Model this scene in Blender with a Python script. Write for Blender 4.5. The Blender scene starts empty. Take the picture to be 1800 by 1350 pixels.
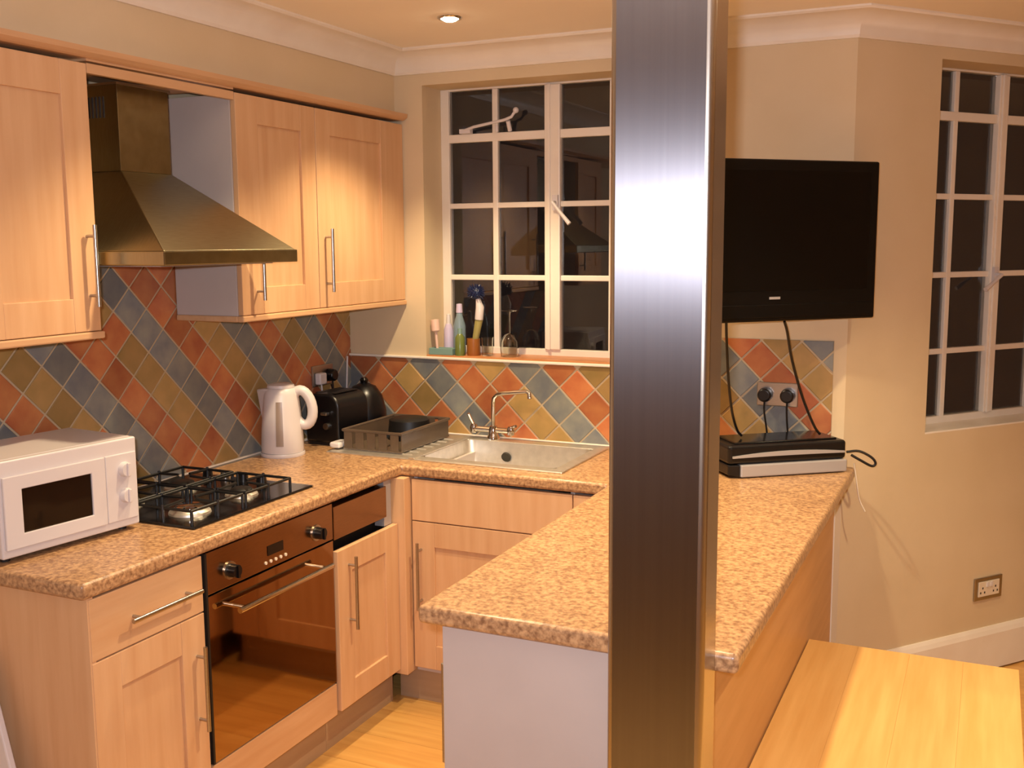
import bpy, bmesh, math, random
from mathutils import Vector, Matrix
random.seed(7)
S = bpy.context.scene
C = S.collection
PI = math.pi
SQ2 = math.sqrt(2)

# ------------------------------------------------------------ camera
cam_d = bpy.data.cameras.new('camera')
cam = bpy.data.objects.new('camera', cam_d); C.objects.link(cam); S.camera = cam
YAW, PITCH, ROLL, FPX = 0.4304, -0.1343, -0.0064, 1840.2
CAM = Vector((2.521, -3.808, 1.7007))
fw = Vector((-math.sin(YAW) * math.cos(PITCH), math.cos(YAW) * math.cos(PITCH), math.sin(PITCH)))
rt = Vector((math.cos(YAW), math.sin(YAW), 0)); up = rt.cross(fw)
r2 = rt * math.cos(ROLL) + up * math.sin(ROLL); u2 = up * math.cos(ROLL) - rt * math.sin(ROLL)
M = Matrix((r2, u2, -fw)).transposed().to_4x4(); M.translation = CAM
cam.matrix_world = M
cam_d.sensor_width = 36; cam_d.lens = FPX / 1800 * 36
cam_d.clip_start = 0.05; cam_d.clip_end = 100

# ------------------------------------------------------------ world, flash, exposure
w = bpy.data.worlds.new('night'); S.world = w; w.use_nodes = True
w.node_tree.nodes['Background'].inputs[0].default_value = (0.006, 0.004, 0.0035, 1)
w.node_tree.nodes['Background'].inputs[1].default_value = 1.0
fl = bpy.data.lights.new('camera_flash', 'AREA'); fl.shape = 'RECTANGLE'; fl.size = 0.045; fl.size_y = 0.03
fl.energy = 25; fl.color = (0.92, 0.91, 1.0)
flo = bpy.data.objects.new('camera_flash', fl); C.objects.link(flo)
Mf = M.copy(); Mf.translation = CAM + u2 * 0.05 - r2 * 0.05; flo.matrix_world = Mf
S.view_settings.view_transform = 'Standard'; S.view_settings.look = 'None'
S.view_settings.gamma = 1; S.view_settings.use_curve_mapping = False
S.view_settings.exposure = 0.78
WARM = (1.0, 0.78, 0.48)
SPOT_W = 46

# ------------------------------------------------------------ materials
def lin(c):
    return tuple(((v / 255) / 12.92 if v / 255 <= 0.04045 else ((v / 255 + 0.055) / 1.055) ** 2.4) for v in c) + (1,)
MATS = {}
def mat(name, col, rough=0.5, metal=0.0, col2=None, scale=8, stretch=(1, 1, 1), bump=0.0, bscale=None, aniso=0.0, spec=None,
        trans=0.0, emit=None, rnd=0.0, coat=0.0, detail=4, cpos=(0.3, 0.7), alpha=1.0):
    m = bpy.data.materials.new(name); m.use_nodes = True; MATS[name] = m
    nt = m.node_tree; b = nt.nodes['Principled BSDF']; N = nt.nodes.new; L = nt.links.new
    c1 = lin(col)
    b.inputs['Base Color'].default_value = c1
    b.inputs['Roughness'].default_value = rough; b.inputs['Metallic'].default_value = metal
    if spec is not None: b.inputs['Specular IOR Level'].default_value = spec
    b.inputs['Transmission Weight'].default_value = trans
    b.inputs['Coat Weight'].default_value = coat
    b.inputs['Alpha'].default_value = alpha
    if aniso:
        b.inputs['Anisotropic'].default_value = aniso
        t = N('ShaderNodeTangent'); t.direction_type = 'RADIAL'; t.axis = 'Z'; L(t.outputs[0], b.inputs['Tangent'])
    if emit:
        b.inputs['Emission Color'].default_value = emit[0] + (1,); b.inputs['Emission Strength'].default_value = emit[1]
    if col2 is not None or bump:
        tc = N('ShaderNodeTexCoord'); mp = N('ShaderNodeMapping'); mp.inputs['Scale'].default_value = stretch
        L(tc.outputs['Object'], mp.inputs[0])
        nz = N('ShaderNodeTexNoise'); nz.inputs['Scale'].default_value = scale; nz.inputs['Detail'].default_value = detail
        if rnd:
            oi = N('ShaderNodeObjectInfo'); va = N('ShaderNodeVectorMath'); va.operation = 'ADD'
            vs = N('ShaderNodeVectorMath'); vs.operation = 'SCALE'; vs.inputs['Scale'].default_value = 37.0
            cb = N('ShaderNodeCombineXYZ')
            for k in range(3): L(oi.outputs['Random'], cb.inputs[k])
            L(cb.outputs[0], vs.inputs[0]); L(mp.outputs[0], va.inputs[0]); L(vs.outputs[0], va.inputs[1]); L(va.outputs[0], nz.inputs['Vector'])
        else:
            L(mp.outputs[0], nz.inputs['Vector'])
        if col2 is not None:
            cr = N('ShaderNodeValToRGB'); cr.color_ramp.elements[0].position = cpos[0]; cr.color_ramp.elements[1].position = cpos[1]
            cr.color_ramp.elements[0].color = c1; cr.color_ramp.elements[1].color = lin(col2)
            L(nz.outputs[0], cr.inputs[0])
            if rnd:
                hs = N('ShaderNodeHueSaturation'); mr = N('ShaderNodeMapRange')
                mr.inputs['To Min'].default_value = 1 - rnd; mr.inputs['To Max'].default_value = 1 + rnd
                L(oi.outputs['Random'], mr.inputs[0]); L(mr.outputs[0], hs.inputs['Value']); L(cr.outputs[0], hs.inputs['Color'])
                L(hs.outputs[0], b.inputs['Base Color'])
            else: L(cr.outputs[0], b.inputs['Base Color'])
        if bump:
            bp = N('ShaderNodeBump'); bp.inputs['Strength'].default_value = bump; bp.inputs['Distance'].default_value = 0.002
            if bscale:
                n2 = N('ShaderNodeTexNoise'); n2.inputs['Scale'].default_value = bscale; L(mp.outputs[0], n2.inputs['Vector']); L(n2.outputs[0], bp.inputs['Height'])
            else: L(nz.outputs[0], bp.inputs['Height'])
            L(bp.outputs[0], b.inputs['Normal'])
    return m

PAINT = mat('wall_paint', (215, 194, 160), 0.75, col2=(208, 186, 150), scale=3, bump=0.15, bscale=60)
CEILP = mat('ceiling_paint', (246, 236, 220), 0.8, col2=(241, 230, 213), scale=2)
GLOSSW = mat('white_gloss_paint', (235, 226, 212), 0.35, col2=(228, 216, 200), scale=6)
MAPLE = mat('maple', (214, 172, 130), 0.42, col2=(203, 157, 114), scale=5, stretch=(6, 6, 0.5), rnd=0.03)
MAPLEH = mat('maple_across', (211, 169, 127), 0.42, col2=(199, 153, 110), scale=5, stretch=(6, 0.5, 6), rnd=0.03)
MAPLEP = mat('maple_panel', (206, 158, 104), 0.45, col2=(192, 142, 88), scale=4, stretch=(6, 0.5, 6), rnd=0.05)
BENCHW = mat('bench_wood', (232, 184, 112), 0.4, col2=(218, 164, 92), scale=4, stretch=(8, 0.5, 8), rnd=0.05)
FLOORW = mat('laminate_floor', (220, 170, 96), 0.28, col2=(202, 148, 78), scale=4, stretch=(0.6, 9, 9), rnd=0.08)
WPANEL = mat('white_laminate', (192, 180, 174), 0.45, col2=(187, 175, 169), scale=6)
GRANITE = mat('speckled_laminate', (134, 97, 68), 0.3, col2=(200, 158, 114), scale=95, detail=6, cpos=(0.32, 0.66))
GRANITE2 = mat('speckled_edge', (132, 118, 108), 0.35, col2=(196, 182, 168), scale=110, detail=6, cpos=(0.36, 0.62))
STEEL = mat('brushed_steel', (190, 186, 180), 0.28, 1.0, col2=(176, 172, 166), scale=30, stretch=(1, 1, 30))
PSTEEL = mat('pillar_steel', (150, 149, 155), 0.40, 1.0, aniso=0.95, col2=(145, 144, 150), scale=3, stretch=(40, 40, 0.6))
PSIDE = mat('pillar_side_steel', (186, 178, 166), 0.25, 1.0)
HOODS = mat('hood_steel', (158, 150, 122), 0.28, 1.0, col2=(144, 136, 108), scale=24, stretch=(30, 1, 1))
CHROME = mat('chrome', (225, 222, 215), 0.08, 1.0)
SINKS = mat('sink_steel', (236, 231, 220), 0.45, 1.0, col2=(222, 217, 206), scale=40)
OVENG = mat('oven_mirror_glass', (166, 136, 108), 0.05, 1.0)
OVENP = mat('oven_steel', (160, 132, 108), 0.2, 1.0, col2=(150, 122, 98), scale=20, stretch=(1, 1, 30))
BLACK = mat('black_gloss', (14, 13, 14), 0.15)
BLACKM = mat('black_matt', (20, 18, 18), 0.5)
BLACKP = mat('black_plastic', (10, 9, 12), 0.32)
IRON = mat('cast_iron', (18, 17, 17), 0.45)
WHITEP = mat('white_plastic', (214, 206, 204), 0.35)
CREAMP = mat('cream_plastic', (222, 208, 186), 0.35)
GREYP = mat('grey_plastic', (150, 132, 118), 0.3)
SILVERP = mat('silver_plastic', (176, 172, 172), 0.35, 0.3)
DARKGL = mat('dark_glass', (22, 16, 12), 0.06)
TVB = mat('tv_black', (7, 7, 8), 0.35, spec=0.25)
SCREEN = mat('tv_screen', (5, 5, 6), 0.2, spec=0.25)
GLASS = mat('window_glass', (235, 235, 232), 0.0, trans=1.0)
CLEAR = mat('clear_glass', (240, 244, 242), 0.02, trans=1.0)
SMOKE = mat('smoky_plastic', (98, 82, 66), 0.3, col2=(84, 70, 58), scale=8)
GROUT = mat('grout', (186, 166, 136), 0.8)
TILE_B = mat('slate_blue_tile', (104, 108, 114), 0.3, col2=(136, 136, 126), scale=12, rnd=0.2, bump=0.25)
TILE_R = mat('terracotta_tile', (160, 84, 54), 0.3, col2=(190, 124, 76), scale=10, rnd=0.22, bump=0.25)
TILE_T = mat('ochre_tile', (146, 120, 70), 0.3, col2=(174, 138, 86), scale=10, rnd=0.2, bump=0.25)
LAMP = mat('lamp_glow', (255, 240, 210), 0.5, emit=((1.0, 0.82, 0.55), 40))
BLUEP = mat('blue_plastic', (10, 26, 66), 0.4)
TEALP = mat('teal_plastic', (120, 150, 142), 0.35)
SLATEP = mat('slate_bottle', (120, 140, 150), 0.3)
GREENP = mat('green_liquid', (104, 116, 58), 0.3)
OLIVEP = mat('olive_plastic', (160, 150, 90), 0.4)
PINKP = mat('pale_pink_plastic', (226, 190, 172), 0.4)
LILACP = mat('lilac_plastic', (196, 184, 210), 0.35)
AMBERP = mat('amber_plastic', (150, 92, 40), 0.35)
TERRA = mat('sill_tile', (196, 132, 82), 0.35, col2=(180, 116, 70), scale=14)
PLINTH = mat('plinth_laminate', (176, 148, 118), 0.35, col2=(166, 138, 108), scale=4, stretch=(1, 1, 8))
DGREY = mat('dark_grey', (52, 48, 48), 0.4)

# ------------------------------------------------------------ mesh helpers
class MB:
    def __init__(s): s.bm = bmesh.new()
    def box(s, a, b, rot=None):
        a, b = Vector(a), Vector(b)
        c = (a + b) / 2; d = b - a
        m = Matrix.Translation(c) @ (rot or Matrix()) @ Matrix.Diagonal((abs(d.x), abs(d.y), abs(d.z), 1))
        bmesh.ops.create_cube(s.bm, size=1, matrix=m); return s
    def cyl(s, p, q, r, r2_=None, n=20):
        p, q = Vector(p), Vector(q); d = q - p
        m = Matrix.Translation((p + q) / 2) @ d.to_track_quat('Z', 'Y').to_matrix().to_4x4()
        bmesh.ops.create_cone(s.bm, cap_ends=True, segments=n, radius1=r, radius2=r if r2_ is None else r2_, depth=d.length, matrix=m); return s
    def ball(s, c, r, sc=(1, 1, 1), n=16):
        bmesh.ops.create_uvsphere(s.bm, u_segments=n, v_segments=n // 2 + 2, radius=r, matrix=Matrix.Translation(c) @ Matrix.Diagonal((*sc, 1))); return s
    def lathe(s, prof, c=(0, 0, 0), n=28, sc=(1, 1)):
        c = Vector(c); rings = []
        for r, z in prof:
            if r < 1e-5: rings.append([s.bm.verts.new(c + Vector((0, 0, z)))])
            else: rings.append([s.bm.verts.new(c + Vector((r * math.cos(2 * PI * k / n) * sc[0], r * math.sin(2 * PI * k / n) * sc[1], z))) for k in range(n)])
        for A, B in zip(rings, rings[1:]):
            for k in range(n):
                k2 = (k + 1) % n
                f = [A[k % len(A)], A[k2 % len(A)], B[k2 % len(B)], B[k % len(B)]]
                u = []
                for v in f:
                    if v not in u: u.append(v)
                if len(u) > 2: s.bm.faces.new(u)
        return s
    def cable(s, pts, r, n=8, sub=5):
        P = [Vector(p) for p in pts]; P = [P[0] * 2 - P[1]] + P + [P[-1] * 2 - P[-2]]; out = []
        for i in range(1, len(P) - 2):
            for k in range(sub):
                t = k / sub; a, b, c, d = P[i - 1:i + 3]
                out.append(0.5 * (2 * b + (c - a) * t + (2 * a - 5 * b + 4 * c - d) * t * t + (3 * b - a - 3 * c + d) * t ** 3))
        return s.tube(out + [P[-2]], r, n)
    def tube(s, pts, r, n=8, closed=False, flat=None):
        pts = [Vector(p) for p in pts]; rings = []; N_ = len(pts)
        ref = None
        for i, p in enumerate(pts):
            a = pts[(i - 1) % N_] if (closed or i > 0) else p
            b = pts[(i + 1) % N_] if (closed or i < N_ - 1) else p
            t = (b - a).normalized()
            if ref is None: ref = t.orthogonal().normalized()
            ref = (ref - t * ref.dot(t)).normalized(); bi = t.cross(ref)
            if flat:   # flat = (axis vector, width, thickness)
                ax = Vector(flat[0]).normalized(); o = t.cross(ax).normalized()
                rings.append([s.bm.verts.new(p + ax * (flat[1] * math.cos(2 * PI * k / n)) + o * (flat[2] * math.sin(2 * PI * k / n))) for k in range(n)])
            else:
                rr = r[i] if isinstance(r, (list, tuple)) else r
                rings.append([s.bm.verts.new(p + (ref * math.cos(2 * PI * k / n) + bi * math.sin(2 * PI * k / n)) * rr) for k in range(n)])
        for i in range(N_ if closed else N_ - 1):
            A, B = rings[i], rings[(i + 1) % N_]
            for k in range(n): s.bm.faces.new((A[k], A[(k + 1) % n], B[(k + 1) % n], B[k]))
        if not closed:
            s.bm.faces.new(rings[0][::-1]); s.bm.faces.new(rings[-1])
        return s
    def prism(s, poly, z0, z1):
        lo = [s.bm.verts.new((x, y, z0)) for x, y in poly]; hi = [s.bm.verts.new((x, y, z1)) for x, y in poly]
        n = len(poly); s.bm.faces.new(lo[::-1]); s.bm.faces.new(hi)
        for k in range(n): s.bm.faces.new((lo[k], lo[(k + 1) % n], hi[(k + 1) % n], hi[k]))
        return s
    def hull(s, lo, hi):   # two matching loops of 3D points
        A = [s.bm.verts.new(p) for p in lo]; B = [s.bm.verts.new(p) for p in hi]; n = len(A)
        s.bm.faces.new(A[::-1]); s.bm.faces.new(B)
        for k in range(n): s.bm.faces.new((A[k], A[(k + 1) % n], B[(k + 1) % n], B[k]))
        return s
    def slab(s, xs, ys, keep, z0, z1):
        V = {}
        def v(i, j, z):
            k = (i, j, z)
            if k not in V: V[k] = s.bm.verts.new((xs[i], ys[j], z))
            return V[k]
        K = lambda i, j: 0 <= i < len(xs) - 1 and 0 <= j < len(ys) - 1 and keep(i, j)
        for i in range(len(xs) - 1):
            for j in range(len(ys) - 1):
                if not K(i, j): continue
                s.bm.faces.new((v(i, j, z1), v(i + 1, j, z1), v(i + 1, j + 1, z1), v(i, j + 1, z1)))
                s.bm.faces.new((v(i, j, z0), v(i, j + 1, z0), v(i + 1, j + 1, z0), v(i + 1, j, z0)))
                for (di, dj, e0, e1) in ((-1, 0, (i, j + 1), (i, j)), (1, 0, (i + 1, j), (i + 1, j + 1)), (0, -1, (i, j), (i + 1, j)), (0, 1, (i + 1, j + 1), (i, j + 1))):
                    if not K(i + di, j + dj):
                        s.bm.faces.new((v(*e0, z0), v(*e1, z0), v(*e1, z1), v(*e0, z1)))
        return s

ROOT = {}
def obj(name, mb, m, parent=None, bev=0.0, smooth=False, seg=2, world=True, label=None):
    me = bpy.data.meshes.new(name)
    bmesh.ops.recalc_face_normals(mb.bm, faces=mb.bm.faces)
    mb.bm.to_mesh(me); mb.bm.free()
    o = bpy.data.objects.new(name, me); C.objects.link(o)
    me.materials.append(m)
    if parent is not None:
        o.parent = parent
        base = ROOT.get(parent.name)
        ROOT[o.name] = base
        if world and base is not None:
            me.transform(Matrix.Translation(-base))
    if bev:
        md = o.modifiers.new('bevel', 'BEVEL'); md.width = bev; md.segments = seg; md.limit_method = 'ANGLE'; md.angle_limit = math.radians(35)
        md.harden_normals = False
    if smooth:
        for p in me.polygons: p.use_smooth = True
        if smooth != 'all':
            try:
                me.set_sharp_from_angle(angle=math.radians(40))
            except Exception: pass
    if label: o['label'] = label
    return o
def tag(o, label, cat, group=None):
    o['label'] = label; o['category'] = cat
    if group: o['group'] = group
    return o
def thing(name, label, cat, loc=(0, 0, 0), rotz=0.0, group=None):
    """Empty at the thing's base. Parts are given in world coordinates when rotz is 0, else pass world=False."""
    o = bpy.data.objects.new(name, None); C.objects.link(o); o.empty_display_size = 0.05
    o.location = loc; o.rotation_euler = (0, 0, rotz); ROOT[o.name] = Vector(loc)
    return tag(o, label, cat, group)
def struct(name, mb, m, **k):
    o = obj(name, mb, m, **k); o['kind'] = 'structure'; ROOT[o.name] = Vector((0, 0, 0)); return o

# ------------------------------------------------------------ the room
ZC = 2.465
TH = math.radians(51); dC = Vector((math.cos(TH), math.sin(TH), 0)); K0 = Vector((2.065, 0, 0))
KE = K0 + dC * 3.0
XR, YN = 5.4, -6.0
def zfix(o): return o
ROOM = [(-0.15, YN - 0.15), (XR + 0.15, YN - 0.15), (XR + 0.15, KE.y + 0.15), (KE.x - 0.1, KE.y + 0.15), (2.065 - 0.12, 0.18), (-0.15, 0.18)]
floor = struct('floor', MB().prism(ROOM, -0.12, -0.009), FLOORW)
row = 0; y = YN
PL, PW = 1.9, 0.19
plank_me = {}
while y < 2.35:
    x = 0.0; first = True
    off = (row * 0.63) % PL
    xb = 0.0 if y < -PW else round(2.065 + (y + PW) / math.tan(TH) , 2)
    xs_ = [xb] + [v for v in [off + PL * k for k in range(-1, 5)] if xb + 0.15 < v < XR - 0.15] + [XR]
    for a, b in zip(xs_, xs_[1:]):
        L_ = round(b - a, 3)
        if L_ not in plank_me:
            mb = MB().box((0.0006, 0.0006, -0.009), (L_ - 0.0006, PW - 0.0006, 0.0))
            me = bpy.data.meshes.new('plank'); mb.bm.to_mesh(me); mb.bm.free(); me.materials.append(FLOORW); plank_me[L_] = me
        o = bpy.data.objects.new('plank', plank_me[L_]); C.objects.link(o); o.parent = floor; o.location = (a, y, 0)
    y += PW; row += 1
struct('ceiling', MB().prism(ROOM, ZC, ZC + 0.12), CEILP)
wall_left = struct('wall_left', MB().box((-0.15, YN, 0), (0, 0.2, ZC)), PAINT)
W1 = dict(s0=0.38, s1=1.395, z0=1.233, z1=2.332)
W2 = dict(s0=0.40, s1=1.37, z0=0.985, z1=2.336)
def wall_hole(W, s0, s1, t):
    mb = MB()
    mb.box((s0, 0, 0), (W['s0'], t, ZC)); mb.box((W['s1'], 0, 0), (s1, t, ZC))
    mb.box((W['s0'], 0, 0), (W['s1'], t, W['z0'])); mb.box((W['s0'], 0, W['z1']), (W['s1'], t, ZC))
    return mb
wall_back = struct('wall_back', wall_hole(W1, 0.0, 2.065, 0.2), PAINT)
wall_bay = struct('wall_bay', wall_hole(W2, 0.0, 3.0, 0.2), PAINT); wall_bay.location = K0; wall_bay.rotation_euler.z = TH
struct('wall_far', MB().box((KE.x - 0.2, KE.y, 0), (XR + 0.15, KE.y + 0.15, ZC)), PAINT)
struct('wall_right', MB().box((XR, YN, 0), (XR + 0.15, KE.y, ZC)), PAINT)
struct('wall_front', MB().box((-0.15, YN - 0.15, 0), (XR + 0.15, YN, ZC)), PAINT)
BX = 0.25
struct('wall_bulkhead', MB().box((0.0, -2.9, 2.21), (BX, 0.0, ZC)), PAINT)

# cornice (cove moulding) along bulkhead, back wall and bay wall
prof = [(0.0, 0.088), (0.008, 0.088), (0.012, 0.078)]
for k in range(9):
    a = PI / 2 * k / 8
    prof.append((0.012 + 0.078 * (1 - math.cos(a)), 0.078 - 0.066 * math.sin(a)))
prof += [(0.098, 0.012), (0.104, 0.006), (0.104, 0.0)]
def sweep_trim(path, prof, side=-1):
    mb = MB(); P_ = [Vector((p[0], p[1], 0)) for p in path]; rings = []
    for i, p in enumerate(P_):
        ds = []
        if i > 0: ds.append((P_[i] - P_[i - 1]).normalized())
        if i < len(P_) - 1: ds.append((P_[i + 1] - P_[i]).normalized())
        ns = [Vector((d.y, -d.x, 0)) for d in ds]
        n = ns[0] if len(ns) == 1 else (ns[0] + ns[1]) / (1 + ns[0].dot(ns[1]))
        rings.append([mb.bm.verts.new((p.x + n.x * o_, p.y + n.y * o_, ZC - d_)) for o_, d_ in prof] + [mb.bm.verts.new((p.x, p.y, ZC))])
    for A, B in zip(rings, rings[1:]):
        for k in range(len(A)):
            k2 = (k + 1) % len(A); mb.bm.faces.new((A[k], A[k2], B[k2], B[k]))
    mb.bm.faces.new(rings[0]); mb.bm.faces.new(rings[-1][::-1])
    return mb
struct('trim_1', sweep_trim([(BX, -2.9), (BX, 0), (2.065, 0), (KE.x, KE.y)], prof), GLOSSW, smooth=True)
# baseboard of the bay wall
mb = MB()
pr = [(0, 0), (0.018, 0), (0.018, 0.145), (0.012, 0.162), (0.006, 0.174), (0, 0.174)]
lo = [(0.012, -a, b) for a, b in pr]; hi = [(3.0, -a, b) for a, b in pr]; mb.hull(lo, hi)
bb = struct('baseboard_bay', mb, GLOSSW); bb.location = K0; bb.rotation_euler.z = TH

# windows in local frame: x along the wall, y outwards, z up
def window(n, W, loc, rz, cols, rows, mull, depth, handle, stay=None, sill_mat=GLOSSW, fan=True):
    s0, s1, z0, z1 = W['s0'], W['s1'], W['z0'], W['z1']
    t0, t1 = depth, depth + 0.035
    mb = MB()
    fwid = 0.038
    mb.box((s0, t0, z0), (s0 + fwid, t1, z1)); mb.box((s1 - fwid, t0, z0), (s1, t1, z1))
    mb.box((s0 + fwid, t0, z0), (s1 - fwid, t1, z0 + 0.032)); mb.box((s0 + fwid, t0, z1 - 0.008), (s1 - fwid, t1, z1))
    win = struct('window_%d' % n, mb, GLOSSW, bev=0.002); win.location = loc; win.rotation_euler.z = rz
    L = dict(parent=win, world=False)
    obj('mullion', MB().box((mull[0], t0 - 0.008, z0 + 0.03), (mull[1], t1, z1 - 0.008)), GLOSSW, bev=0.004, **L)
    obj('mullion_rebate', MB().box((mull[0] + 0.012, t0 - 0.014, z0 + 0.03), (mull[0] + 0.026, t0, z1 - 0.008)), GLOSSW, bev=0.002, **L)
    edges = [s0 + fwid] + [c for c in cols] + [s1 - fwid]
    # vertical bars
    vb = [c for c in cols if not (mull[0] - 0.01 < c < mull[1] + 0.01)]
    for c in vb: obj('glazing_bar', MB().box((c - 0.012, t0 + 0.002, z0 + 0.03), (c + 0.012, t1 - 0.006, z1 - 0.008)), GLOSSW, bev=0.003, **L)
    for i, zr in enumerate(rows):
        h = 0.017 if i == 0 and fan else 0.011
        for a, b in ((s0 + fwid - 0.002, mull[0] + 0.002), (mull[1] - 0.002, s1 - fwid + 0.002)):
            obj('transom' if i == 0 else 'glazing_bar', MB().box((a, t0 + (0.0 if i == 0 else 0.003), zr - h), (b, t1 - 0.006, zr + h)), GLOSSW, bev=0.003, **L)
    xsb = sorted([s0 + fwid, mull[0], mull[1], s1 - fwid] + vb)
    zz = sorted([z0 + 0.032] + rows + [z1 - 0.008])
    for a, b in zip(xsb, xsb[1:]):
        if abs(a - mull[0]) < 1e-6 and abs(b - mull[1]) < 1e-6: continue
        for c, d in zip(zz, zz[1:]):
            obj('pane', MB().box((a, t0 + 0.016, c), (b, t0 + 0.020, d)), GLASS, **L)
    # lever handle on the mullion
    hx, hz, dx, dz = handle
    mbh = MB().box((hx - 0.012, t0 - 0.022, hz - 0.03), (hx + 0.012, t0 - 0.008, hz + 0.03))
    mbh.tube([(hx, t0 - 0.02, hz), (hx, t0 - 0.045, hz), (hx + dx * 0.5, t0 - 0.05, hz + dz * 0.5), (hx + dx, t0 - 0.052, hz + dz)], [0.009, 0.008, 0.007, 0.009])
    obj('window_handle', mbh, WHITEP, smooth=True, **L)
    if stay:
        (ax, az), (bx_, bz) = stay
        ms = MB().tube([(ax, t0 - 0.02, az), (ax + 0.05, t0 - 0.028, az + 0.012), (bx_ - 0.05, t0 - 0.03, bz - 0.035), (bx_ - 0.02, t0 - 0.03, bz - 0.025), (bx_, t0 - 0.03, bz)], 0.006)
        ms.ball((bx_, t0 - 0.03, bz), 0.012)
        ms.box((ax - 0.02, t0 - 0.025, az - 0.012), (ax + 0.03, t0, az + 0.006)); ms.cyl((ax + 0.15, t0 - 0.02, az - 0.012), (ax + 0.15, t0 - 0.02, az + 0.015), 0.006); ms.cyl((bx_ - 0.04, t0, az - 0.008), (bx_ - 0.04, t0 - 0.02, az + 0.03), 0.009)
        obj('window_stay', ms, WHITEP, smooth=True, **L)
    obj('window_sill', MB().box((s0, 0.0, z0 - 0.002), (s1, t0, z0 + 0.006)), sill_mat, bev=0.002, **L)
    return win
window(1, W1, (0, 0, 0), 0, [0.630, 1.138], [2.131, 1.854, 1.556], (0.854, 0.921), 0.155, (0.905, 1.858, 0.075, -0.085),
       stay=((0.500, 2.160), (0.740, 2.228)), sill_mat=TERRA)
window(2, W2, K0, TH, [0.634, 1.125], [2.162, 1.864, 1.567, 1.272], (0.856, 0.908), 0.13, (0.872, 1.563, -0.095, -0.055))

# ------------------------------------------------------------ diagonal wall tiles
def clip(poly, u0, u1, v0, v1):
    for ax, lim, sg in ((0, u0, 1), (0, u1, -1), (1, v0, 1), (1, v1, -1)):
        out = []
        for k in range(len(poly)):
            a, b = poly[k], poly[(k + 1) % len(poly)]
            da, db = (a[ax] - lim) * sg, (b[ax] - lim) * sg
            if da >= 0: out.append(a)
            if (da >= 0) != (db >= 0):
                t = da / (da - db); out.append((a[0] + t * (b[0] - a[0]), a[1] + t * (b[1] - a[1])))
        poly = out
        if len(poly) < 3: return []
    return poly
def area(p): return abs(sum(p[k][0] * p[(k + 1) % len(p)][1] - p[(k + 1) % len(p)][0] * p[k][1] for k in range(len(p)))) / 2
def tiling(parent, P3, pitch, a0, b0, blue, u0, u1, v0, v1, vtop=None):
    """P3(u, v, d): wall point. a=(u+v)/sqrt2 runs across the colour stripes; stripe `blue` is blue, then terracotta, then ochre."""
    g = 0.0032
    A0 = int((u0 + v0) / SQ2 / pitch) - 3; amax = (u1 + (vtop[2] if vtop else v1)) / SQ2
    ia0 = math.floor(((u0 + v0) / SQ2 - a0) / pitch) - 1; ia1 = math.ceil((amax - a0) / pitch) + 1
    ib0 = math.floor(((u0 - (vtop[2] if vtop else v1)) / SQ2 - b0) / pitch) - 1; ib1 = math.ceil(((u1 - v0) / SQ2 - b0) / pitch) + 1
    for i in range(ia0, ia1):
        for j in range(ib0, ib1):
            a, b = a0 + i * pitch, b0 + j * pitch
            q = [(a + g, b + g), (a + pitch - g, b + g), (a + pitch - g, b + pitch - g), (a + g, b + pitch - g)]
            uv = [((x + y_) / SQ2, (x - y_) / SQ2) for x, y_ in q]
            cu = sum(p[0] for p in uv) / 4
            vm = v1
            if vtop and vtop[0] < cu < vtop[1]: vm = vtop[2]
            pl = clip(uv, u0, u1, v0, vm)
            if len(pl) < 3 or area(pl) < 0.00015: continue
            cx = sum(p[0] for p in pl) / len(pl); cz = sum(p[1] for p in pl) / len(pl)
            ins = [(cx + (x - cx) * 0.95, cz + (z_ - cz) * 0.95) for x, z_ in pl]
            mb = MB(); D = 0.0065 + random.uniform(0, 0.0012)
            r0 = [mb.bm.verts.new(P3(x, z_, 0.002)) for x, z_ in pl]; r1 = [mb.bm.verts.new(P3(x, z_, D - 0.0015)) for x, z_ in pl]; rr = [mb.bm.verts.new(P3(x, z_, D)) for x, z_ in ins]
            n = len(pl)
            for k in range(n):
                k2 = (k + 1) % n
                mb.bm.faces.new((r0[k], r0[k2], r1[k2], r1[k])); mb.bm.faces.new((r1[k], r1[k2], rr[k2], rr[k]))
            mb.bm.faces.new(rr)
            m = (TILE_B, TILE_R, TILE_T)[(i - blue) % 3]
            if (i - blue) % 3 == 2 and random.random() < 0.18: m = TILE_R
            obj('tile', mb, m, parent)
ZW = 0.91
PL_L = lambda u, v, d: (d, u, v)
PL_B = lambda u, v, d: (u, -d, v)
mb = MB().box((0, -2.075, ZW), (0.004, 0, 1.445)); mb.box((0, -1.72, 1.445), (0.004, -0.99, 1.72))
obj('grout', mb, GROUT, wall_left)
tiling(wall_left, PL_L, 0.101, -0.19, -1.797, 0, -2.075, -0.002, ZW + 0.002, 1.443, vtop=(-1.72, -0.99, 1.72))
obj('grout', MB().box((0.006, -0.004, ZW), (1.60, 0, 1.222)), GROUT, wall_back)
obj('grout', MB().box((1.60, -0.004, ZW), (2.022, 0, 1.350)), GROUT, wall_back)
tiling(wall_back, PL_B, 0.107, 1.066, -0.107, 0, 0.008, 1.598, ZW + 0.002, 1.221)
tiling(wall_back, PL_B, 0.101, 2.0, 0.40, 0, 1.60, 2.021, ZW + 0.002, 1.349)
t = struct('trim_2', MB().box((0.0, -0.016, 1.222), (1.60, 0, 1.232)), GLOSSW, bev=0.003)
t = struct('trim_3', MB().box((0.004, -2.07, ZW), (0.016, 0, ZW + 0.007)).box((0.0, -0.016, ZW), (1.38, -0.004, ZW + 0.007)), GLOSSW, bev=0.003)

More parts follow.
